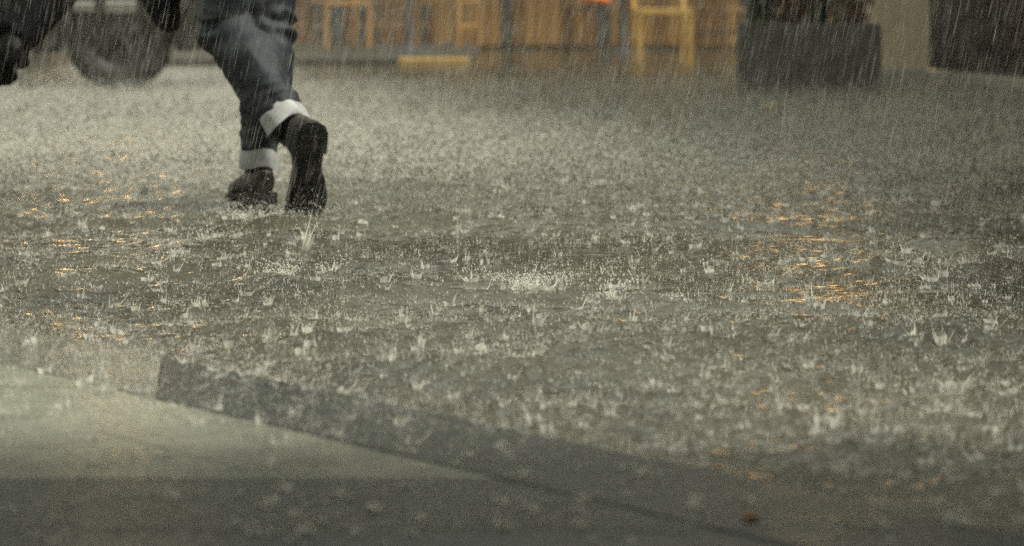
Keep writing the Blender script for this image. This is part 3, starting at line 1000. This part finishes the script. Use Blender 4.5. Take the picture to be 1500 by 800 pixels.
def strip(x0, x1, z0, z1):
    MB().cbox(x0, x1, -0.165, -0.122, z0, z1, 0.012).build('trim_strip', MATS['chrome'], car)
s = cp.y / F
strip((110 - 176) * s, (141 - 176) * s, 0.50, 0.56)
strip((156 - 176) * s, (201 - 176) * s, 0.495, 0.565)
MB().box(-2.35, -1.55, -0.122 + 0.12, -0.055, 0.96, 1.34).build('side_window', MATS['car_glass'], car)
MB().box(-1.48, -0.72, -0.122 + 0.12, -0.055, 0.96, 1.30).build('side_window', MATS['car_glass'], car)
MB().add([(-0.37, 0.06, 0.955), (-0.37, 1.40, 0.955), (-0.97, 1.26, 1.395), (-0.97, 0.20, 1.395)], [(0, 1, 2, 3)]).build('windscreen', MATS['car_glass'], car)
for yy in (0.02, 1.2):
    MB().cbox(0.80, 0.885, yy, yy + 0.24, 0.54, 0.66, 0.02).build('headlight', MATS['lamp_glass'], car)
    MB().cbox(-3.27, -3.20, yy, yy + 0.22, 0.66, 0.82, 0.02).build('tail_light', MATS['lamp_red'], car)
MB().cbox(0.82, 0.92, -0.13, 1.6, 0.33, 0.45, 0.03).build('bumper', MATS['black_leather'], car)
MB().box(-1.2, -1.02, -0.15, -0.118, 0.82, 0.85).build('door_handle', MATS['chrome'], car)

# ------------------------------------------------------------------ cafe furniture
def chair_parts(root, wood, h=0.45, w_=0.44, d=0.42):
    for sx in (-1, 1):
        MB().box(sx * w_ / 2 - 0.02, sx * w_ / 2 + 0.02, -d / 2 - 0.02, -d / 2 + 0.02, 0, h - 0.03).build('leg', wood, root)
        MB().add(*bar((sx * w_ / 2, d / 2 + 0.05, 0), (sx * w_ / 2, d / 2, h), (sx * w_ / 2, d / 2 + 0.09, 0.86), 0.018)).build('leg', wood, root)
        MB().box(sx * w_ / 2 - 0.012, sx * w_ / 2 + 0.012, -d / 2 + 0.021, d / 2, 0.20, 0.23).build('stretcher', wood, root)
    MB().box(-w_ / 2 - 0.02, w_ / 2 + 0.02, -d / 2 - 0.026, -d / 2 + 0.012, h - 0.028, h + 0.012).build('seat_rail', wood, root)
    for k in range(5):
        y0 = -d / 2 + 0.018 + k * 0.079
        MB().cbox(-w_ / 2 - 0.02, w_ / 2 + 0.02, y0, y0 + 0.068, h - 0.006, h + 0.014, 0.004).build('seat_slat', wood, root)
    for k in range(3):
        z0 = 0.58 + k * 0.09
        yb = d / 2 + 0.035 + (z0 - 0.45) * 0.2
        MB().box(-w_ / 2 + 0.018, w_ / 2 - 0.018, yb - 0.03, yb - 0.012, z0, z0 + 0.06).build('back_slat', wood, root)
def bar(a, b, c_, r):
    m = MB()
    m.tube([a, b, c_], r, 6)
    return m.v, m.f
def chair(px, py, rz, wood, label, group='wooden chairs on the cafe terrace', z=0.0):
    g = gnd(px, py, z)
    c_ = empty('chair', (g.x, g.y, z), rz)
    chair_parts(c_, wood)
    tag(c_, label, 'chair', group)
    return c_
chair(969, 91, R(6), MATS['chair_wood'], 'yellow wooden chair standing left of the grey planter')
chair(1043, 80, R(64), MATS['brown_wood'], 'brown wooden chair half hidden behind the grey planter')
chair(868, 76, R(-12), MATS['brown_wood'], 'brown wooden chair carrying the orange cushion')
oc = gnd(868, 76)
cu = MB()
cu.ball((0, 0, 0), 0.15, 1.0, 0.9, 0.42, 18, 12)
cush = remesh('cushion', cu, MATS['orange_fabric'], 0.014, None, 3, lambda c_: 0.006 * noise.noise(c_ * 14))
cush.location = (oc.x + 0.03, oc.y, 0.525)
tag(cush, 'bright orange cushion lying on a brown cafe chair', 'cushion')
def table(px, py, top_m, label, z=0.0):
    g = gnd(px, py, z)
    t = empty('cafe_table', (g.x, g.y, z))
    MB().tube([(0, 0, 0.0), (0, 0, 0.012), (0, 0, 0.03)], [0.22, 0.22, 0.05], 20).build('foot_plate', MATS['blue_metal'], t)
    MB().tube([(0, 0, 0.03), (0, 0, 0.71)], 0.03, 12).build('post', MATS['blue_metal'], t)
    MB().tube([(0, 0, 0.711), (0, 0, 0.735)], 0.36, 28).build('table_top', top_m, t)
    tag(t, label, 'table', 'cafe tables')
table(913, 78, MATS['brown_wood'], 'cafe table on a blue grey post between the cushioned and the yellow chair')
table(600, 74, MATS['brown_wood'], 'cafe table on the low terrace in the middle of the cafe front', 0.055)
TZ = 0.055
chair(500, 70, R(20), MATS['plank_wood_light'], 'light wooden terrace chair nearest the running legs', z=TZ)
chair(548, 66, R(-50), MATS['brown_wood'], 'dark brown terrace chair left of the middle table', z=TZ)
chair(655, 69, R(-25), MATS['plank_wood_light'], 'light wooden terrace chair right of the middle table', z=TZ)
chair(745, 66, R(100), MATS['brown_wood'], 'dark brown chair standing sideways off the end of the terrace')
chair(805, 68, R(15), MATS['plank_wood_light'], 'light wooden chair before the planks left of the cushioned chair')

# ------------------------------------------------------------------ planter with shrubs
pa, pb = gnd(1082, 138), gnd(1304, 142)
pw = pb.x - pa.x
plt = empty('planter', ((pa.x + pb.x) / 2, pa.y, 0), R(-2))
tag(plt, 'long slate grey planter box standing before the beige pillar', 'planter')
H = 0.43
MB().cbox(-pw / 2, pw / 2, 0, 0.03, 0, H, 0.006).build('front_panel', MATS['planter_slate'], plt)
MB().cbox(-pw / 2, pw / 2, 0.37, 0.40, 0, H, 0.006).build('back_panel', MATS['planter_slate'], plt)
for sx in (-1, 1):
    MB().cbox(min(sx * pw / 2, sx * (pw / 2 - 0.03)), max(sx * pw / 2, sx * (pw / 2 - 0.03)), 0.032, 0.368, 0, H - 0.001, 0.006).build('side_panel', MATS['planter_slate'], plt)
MB().box(-pw / 2 + 0.032, pw / 2 - 0.032, 0.032, 0.368, 0.02, H - 0.04).build('soil', MATS['soil'], plt)
def shrub(px, h, lm, label, seed):
    rn = random.Random(seed)
    g = at(px, 60, pa.y + 0.2)
    r_ = empty('shrub', (g.x, pa.y + 0.2, H - 0.04))
    st, lf = MB(), MB()
    for k in range(9):
        a = rn.random() * 6.28; sp = rn.uniform(0.05, 0.17)
        tip = Vector((math.cos(a) * sp, math.sin(a) * sp * 0.8, h * rn.uniform(0.6, 1)))
        mid = Vector((tip.x * 0.4, tip.y * 0.4, tip.z * 0.55))
        st.tube([(0, 0, 0), mid, tip], [0.007, 0.005, 0.002], 5)
        for q in range(60):
            f = rn.uniform(0.12, 1.05)
            b = mid * (f / .55) if f < .55 else mid.lerp(tip, (f - .55) / .45)
            b = b + Vector((rn.gauss(0, .035), rn.gauss(0, .035), rn.gauss(0, .02)))
            d = Vector((rn.gauss(0, 1), rn.gauss(0, 1), rn.uniform(-.5, .8))).normalized()
            sd_ = d.cross(Vector((rn.gauss(0, 1), rn.gauss(0, 1), rn.gauss(0, 1)))).normalized()
            L = rn.uniform(0.035, 0.075)
            lf.add([b, b + d * L * .5 + sd_ * L * .24, b + d * L, b + d * L * .5 - sd_ * L * .24], [(0, 1, 2, 3)])
    st.build('stem', MATS['stem'], r_)
    lf.build('foliage', lm, r_)
    tag(r_, label, 'shrub', 'shrubs in the grey planter')
shrub(1112, 0.36, MATS['leaf_green'], 'green shrub at the left end of the grey planter', 1)
shrub(1158, 0.40, MATS['leaf_rust'], 'rust leaved shrub second from the left in the grey planter', 2)
shrub(1206, 0.36, MATS['leaf_green'], 'green shrub in the right half of the grey planter', 3)
shrub(1252, 0.42, MATS['leaf_rust'], 'rust leaved shrub by the pillar end of the grey planter', 4)

# fallen leaves
def leaf(px, py, z, L, m, rz, label):
    g = gnd(px, py, z)
    o = empty('fallen_leaf', (g.x, g.y, z), rz)
    mb = MB()
    n = 12
    up, dn = [], []
    for i in range(n + 1):
        t = i / n
        wd = 0.30 * L * math.sin(math.pi * t ** 0.8) * (1 + 0.12 * math.sin(t * 40))
        zc = 0.006 * math.sin(t * 3.1) + 0.003
        up.append((t * L - L / 2, wd, zc + 0.010 * wd / L * 2)); dn.append((t * L - L / 2, -wd, zc + 0.006 * wd / L * 2))
    vs = []
    for i in range(n + 1):
        c_ = ((up[i][0]), 0, 0.006 * math.sin(i / n * 3.1) + 0.001)
        vs += [up[i], c_, dn[i]]
    top = len(vs)
    vs += [(a, b, c_ - 0.0012) for a, b, c_ in vs]
    fs = []
    for i in range(n):
        for q in (0, 1):
            a, b, c_, d = i * 3 + q, i * 3 + q + 1, (i + 1) * 3 + q + 1, (i + 1) * 3 + q
            fs += [(a, b, c_, d), (top + d, top + c_, top + b, top + a)]
    mb.add(vs, fs)
    mb.build('blade', m, o, True)
    MB().tube([(-L * .8, 0, 0.004), (-L * .4, 0, 0.002), (L * .35, 0, 0.0075)], [0.0012, 0.0011, 0.0005], 5).build('stalk', MATS['leaf_rib'], o)
    tag(o, label, 'leaf', 'fallen leaves')
leaf(1100, 769, 0.014, 0.030, MATS['leaf_orange'], 0.1, 'small orange leaf on the dark pavement at the bottom right')
leaf(1134, 158, 0.006, 0.13, MATS['leaf_yellow'], 0.4, 'yellow leaf floating before the grey planter')

# ------------------------------------------------------------------ splashes
def crown_template(rs, seg, hgt, rad, nd, wall=True):
    """one splash: low ragged crown, thin jets and drops; returns crown verts, crown tris, drop verts, drop tris"""
    V, T = [], []
    lean = rs.normal(0, 0.25, 2)
    n = seg
    if wall:
        for j in range(n):
            a = 2 * math.pi * j / n + rs.normal(0, .12)
            V.append((rad * math.cos(a), rad * math.sin(a), -0.002))
        for j in range(n):
            a = 2 * math.pi * j / n + rs.normal(0, .12)
            hh = hgt * rs.uniform(0.08, 0.36)
            k = 1 + 0.5 * hh / hgt
            V.append((rad * k * math.cos(a) + lean[0] * hh, rad * k * math.sin(a) + lean[1] * hh, hh))
        for j in range(n):
            if wall == 'open' and rs.random() < 0.3: continue
            T += [(j, (j + 1) % n, n + (j + 1) % n), (j, n + (j + 1) % n, n + j)]
    for j in range(max(2, int(n / 2.4))):
        a = 2 * math.pi * rs.randint(n) / n
        hh = hgt * rs.uniform(0.3, 1.0)
        q = rs.uniform(1.2, 3.0)
        b = Vector((rad * 1.02 * math.cos(a), rad * 1.02 * math.sin(a), -0.001))
        tip = Vector((rad * q * math.cos(a) + lean[0] * hh, rad * q * math.sin(a) + lean[1] * hh, hh))
        sdv = Vector((-math.sin(a), math.cos(a), 0)) * rad * 0.17
        rv = Vector((math.cos(a), math.sin(a), 0)) * rad * 0.17
        i = len(V)
        V += [b - sdv, b + sdv, b + rv, tip]
        T += [(i, i + 1, i + 3), (i + 1, i + 2, i + 3), (i + 2, i, i + 3)]
    D, E = [], []
    for q in range(nd):
        a = rs.uniform(0, 6.28)
        d = rad * rs.uniform(0.4, 3.6)
        c_ = (d * math.cos(a) + lean[0] * hgt, d * math.sin(a) + lean[1] * hgt, hgt * rs.uniform(0.3, 1.5))
        r_ = min(0.0026, rad * rs.uniform(0.10, 0.26))
        i = len(D)
        D += [(c_[0] + r_, c_[1], c_[2] - r_ * .7), (c_[0] - r_ * .5, c_[1] + r_ * .87, c_[2] - r_ * .7), (c_[0] - r_ * .5, c_[1] - r_ * .87, c_[2] - r_ * .7), (c_[0], c_[1], c_[2] + r_ * 1.3)]
        E += [(i, i + 1, i + 3), (i + 1, i + 2, i + 3), (i + 2, i, i + 3), (i, i + 2, i + 1)]
    f = lambda A, t: np.array(A, dtype=t).reshape(-1, 3)
    return f([tuple(p) for p in V], np.float32), f(T, np.int32), f(D, np.float32), f(E, np.int32)
def whole(t):
    v, a, d, e = t
    return np.concatenate([v, d]), np.concatenate([a, e + len(v)])

def scatter(templates, pos, scale, rz):
    """copies of the templates merged into one array"""
    Vs, Ts, off = [], [], 0
    which = RNG.integers(0, len(templates), len(pos))
    for k, (tv, tt) in enumerate(templates):
        m = which == k
        if not m.any(): continue
        p, s, a = pos[m], scale[m], rz[m]
        ca, sa = np.cos(a)[:, None], np.sin(a)[:, None]
        v = np.empty((len(p), len(tv), 3), dtype=np.float32)
        v[:, :, 0] = (tv[None, :, 0] * ca - tv[None, :, 1] * sa) * s[:, None] + p[:, 0:1]
        v[:, :, 1] = (tv[None, :, 0] * sa + tv[None, :, 1] * ca) * s[:, None] + p[:, 1:2]
        v[:, :, 2] = tv[None, :, 2] * s[:, None] + p[:, 2:3]
        t = tt[None] + (np.arange(len(p)) * len(tv))[:, None, None] + off
        off += len(p) * len(tv)
        Vs.append(v.reshape(-1, 3)); Ts.append(t.reshape(-1, 3))
    return np.concatenate(Vs), np.concatenate(Ts)

def level(x, y):
    i = np.clip(np.searchsorted(ys, y), 0, len(ys) - 1)
    j = np.clip(np.searchsorted(xs, x), 0, len(xs) - 1)
    return np.where(((x - K0.x) * KN.x + (y - K0.y) * KN.y) < 0.0, 0.0185, np.maximum(Z[i, j], -0.02) + 0.0005)
rs = np.random.RandomState(3)
def rand_ground(n, y0, y1, power=1.0, spread=0.205):
    y = y0 + (y1 - y0) * RNG.random(n) ** power
    x = (RNG.random(n) * 2 - 1) * (0.3 + y * spread)
    return x, y
def patch(x, y):
    return 0.5 + 0.25 * np.sin(x * 2.1 + y * 1.3 + 1) + 0.25 * np.sin(x * -1.7 + y * 2.3) + 0.2 * np.sin(x * 5.1 - y * 4.3)
def on_pavement(x, y):
    return ((x - bk2.x) * KN2.x + (y - bk2.y) * KN2.y) < 0.0
big_t = [whole(crown_template(rs, 6, 0.020, 0.0058, 8, 'open')) for i in range(16)]
small_t = [whole(crown_template(rs, 4, 0.008, 0.0045, 4, False)) for i in range(12)]
N1 = 19000
x, y = rand_ground(N1, 3.5, 24.5, 1.15)
keep = (RNG.random(N1) < 0.35 + 0.65 * patch(x, y)) & ~(on_pavement(x, y) & (RNG.random(N1) < 0.05))
x, y = x[keep], y[keep]
sc1 = 0.30 + 1.7 * RNG.random(len(x)) ** 4.5
V1, T1 = scatter(big_t, np.stack([x, y, level(x, y)], 1), sc1, RNG.random(len(x)) * 6.28)
N2 = 34000
x, y = rand_ground(N2, 3.6, 14, 1.5)
keep = ~(on_pavement(x, y) & (RNG.random(N2) < 0.1))
x, y = x[keep], y[keep]
V2, T2 = scatter(small_t, np.stack([x, y, level(x, y)], 1), 0.5 + 0.9 * RNG.random(len(x)), RNG.random(len(x)) * 6.28)
# fine spray bounced up over the far water
NS = 150000
x, y = rand_ground(NS, 8.6, 21.0, 1.25)
x -= y * 0.10 * RNG.random(NS) ** 1.5
z = 0.005 + np.abs(RNG.normal(0, 0.055, NS)) * (0.6 + 0.4 * patch(x * .6, y * .5))
q = (0.0012 + 0.0036 * RNG.random(NS) ** 2) * np.clip((y - 8.2) / 2.5, 0.4, 1.3)
tet = np.array([(1, 0, -.7), (-.5, .87, -.7), (-.5, -.87, -.7), (0, 0, 1.4)])
V3 = (np.stack([x, y, z], 1)[:, None, :] + tet[None] * q[:, None, None]).reshape(-1, 3)
T3 = (np.array([(0, 1, 3), (1, 2, 3), (2, 0, 3), (0, 2, 1)])[None] + (np.arange(NS) * 4)[:, None, None]).reshape(-1, 3)
so = link('rain_splashes', np_mesh('rain_splashes', np.concatenate([V1, V2, V3]), np.concatenate([T1, T2 + len(V1), T3 + len(V1) + len(V2)]), 3, MATS['splash_water'], False))
tag(so, 'countless small raindrop splashes jumping off the flooded street', 'splash', kind='stuff')

# the splashes one can single out
def splash(px, py, hgt, rad, label, seed, nd=14, seg=12, extra=1):
    r_ = np.random.RandomState(seed)
    hgt *= 0.72
    g = gnd(px, py)
    o = empty('splash', (g.x, g.y, 0.002))
    Ds, Es, off = [], [], 0
    for e in range(extra):
        v, t, d, q = crown_template(r_, seg, hgt * (1 if e == 0 else r_.uniform(.35, .8)), rad * (1 if e == 0 else r_.uniform(.5, .9)), int(nd * 1.1), 'open')
        sh_ = np.array([r_.normal(0, rad * 3.5), r_.normal(0, rad * 3.0), 0], dtype=np.float32) if e else np.zeros(3, dtype=np.float32)
        link('spray_crown', np_mesh('spray_crown', v + sh_, t, 3, MATS['splash_water'], False), o)
        Ds.append(d + sh_); Es.append(q + off); off += len(d)
    tag(link('droplets', np_mesh('droplets', np.concatenate(Ds), np.concatenate(Es), 3, MATS['splash_water'], False), o), kind='stuff')
    tag(o, label, 'splash', 'large splashes')
splash(446, 366, 0.150, 0.014, 'tall thin spout of water under the raised shoe', 1, 10, 9)
splash(372, 318, 0.045, 0.034, 'ring of spray round the planted shoe', 2, 40, 16, 5)
splash(790, 424, 0.050, 0.026, 'broad white burst of spray in the middle of the street', 3, 40, 14, 7)
splash(690, 412, 0.035, 0.016, 'spray burst just left of the broad middle burst', 4, 20, 12, 3)
splash(948, 356, 0.036, 0.010, 'forked white splash upper right of the middle burst', 5, 8, 8)
splash(1018, 364, 0.040, 0.013, 'bright splash crown beyond the middle of the street', 6, 12, 10)
splash(1145, 388, 0.040, 0.011, 'splash crown between the middle burst and the right edge', 7, 9, 9)
splash(1362, 412, 0.050, 0.016, 'large splash crown near the right edge', 8, 12, 10)
splash(1378, 505, 0.070, 0.010, 'tall double splash column near the right edge', 9, 10, 8, 2)
splash(1395, 568, 0.040, 0.020, 'flat spiky splash at the lower right edge', 10, 16, 12, 3)
splash(655, 684, 0.020, 0.010, 'low splash on the dark kerb left of the middle', 11, 8, 10, 2)
splash(880, 706, 0.026, 0.012, 'splash on the dark kerb below the middle burst', 12, 9, 10, 2)
splash(770, 730, 0.030, 0.011, 'narrow splash where pale slabs meet the dark kerb', 13, 8, 9)
splash(870, 664, 0.020, 0.010, 'splash in the water along the kerb edge', 14, 8, 10, 2)
splash(215, 412, 0.040, 0.012, 'splash to the left of the running feet', 15, 9, 9, 2)
splash(905, 438, 0.026, 0.016, 'scatter of bright drops right of the broad middle burst', 16, 30, 10, 4)
splash(300, 352, 0.045, 0.018, 'wake of spray left of the planted shoe', 18, 20, 11, 4)
splash(482, 398, 0.040, 0.016, 'wake of spray right of the tall spout', 19, 18, 10, 4)
splash(255, 388, 0.036, 0.014, 'low burst of spray in the wake left of the wash', 20, 14, 10, 3)
splash(400, 402, 0.030, 0.020, 'wash of spray on the water before the running feet', 17, 26, 12, 5)

# ------------------------------------------------------------------ falling rain
NR = 44000
y = 4.6 + 21.0 * RNG.random(NR) ** 0.8
x = (RNG.random(NR) * 2 - 1) * (0.4 + y * 0.20)
z = RNG.random(NR) * (0.85 + 0.0 * y)
L = (0.030 + 0.05 * RNG.random(NR)) * (0.6 + y / 18)
r = (0.00028 + 0.00034 * RNG.random(NR)) * (0.6 + y / 14)
lean = np.array([0.22, 0.03, 1.0]); lean /= np.linalg.norm(lean)
c0 = np.stack([x, y, z], 1)
c0[:, 2] = np.maximum(c0[:, 2], L * 0.55)
ups = np.array([[1, 0, 0], [-0.5, 0.866, 0], [-0.5, -0.866, 0]])
V = np.empty((NR, 5, 3))
V[:, 0] = c0 - lean * L[:, None] * 0.5
V[:, 4] = c0 + lean * L[:, None] * 0.5
for k in range(3):
    V[:, 1 + k] = c0 - lean * L[:, None] * 0.2 + ups[k] * r[:, None]
tri = np.array([(0, 2, 1), (0, 3, 2), (0, 1, 3), (4, 1, 2), (4, 2, 3), (4, 3, 1)])
T = tri[None] + (np.arange(NR) * 5)[:, None, None]
ro = link('falling_rain', np_mesh('falling_rain', V.reshape(-1, 3), T.reshape(-1, 3), 3, MATS['rain_water']))
tag(ro, 'slanting drops of heavy falling rain', 'rain', kind='stuff')

# ------------------------------------------------------------------ rain haze
hm = bpy.data.materials.new('haze')
hm.use_nodes = True
t = hm.node_tree
t.nodes.remove(t.nodes['Principled BSDF'])
pv = t.nodes.new('ShaderNodeVolumePrincipled')
pv.inputs['Color'].default_value = (0.90, 0.89, 0.82, 1)
pv.inputs['Density'].default_value = 0.0014
pv.inputs['Anisotropy'].default_value = 0.0
t.links.new(pv.outputs[0], t.nodes['Material Output'].inputs['Volume'])
hz = MB().box(-115, 115, -65, 155, -1.4, 10.4).build('haze', hm)
tag(hz, 'pale veil of spray and rain hanging over the street', 'haze', kind='stuff')
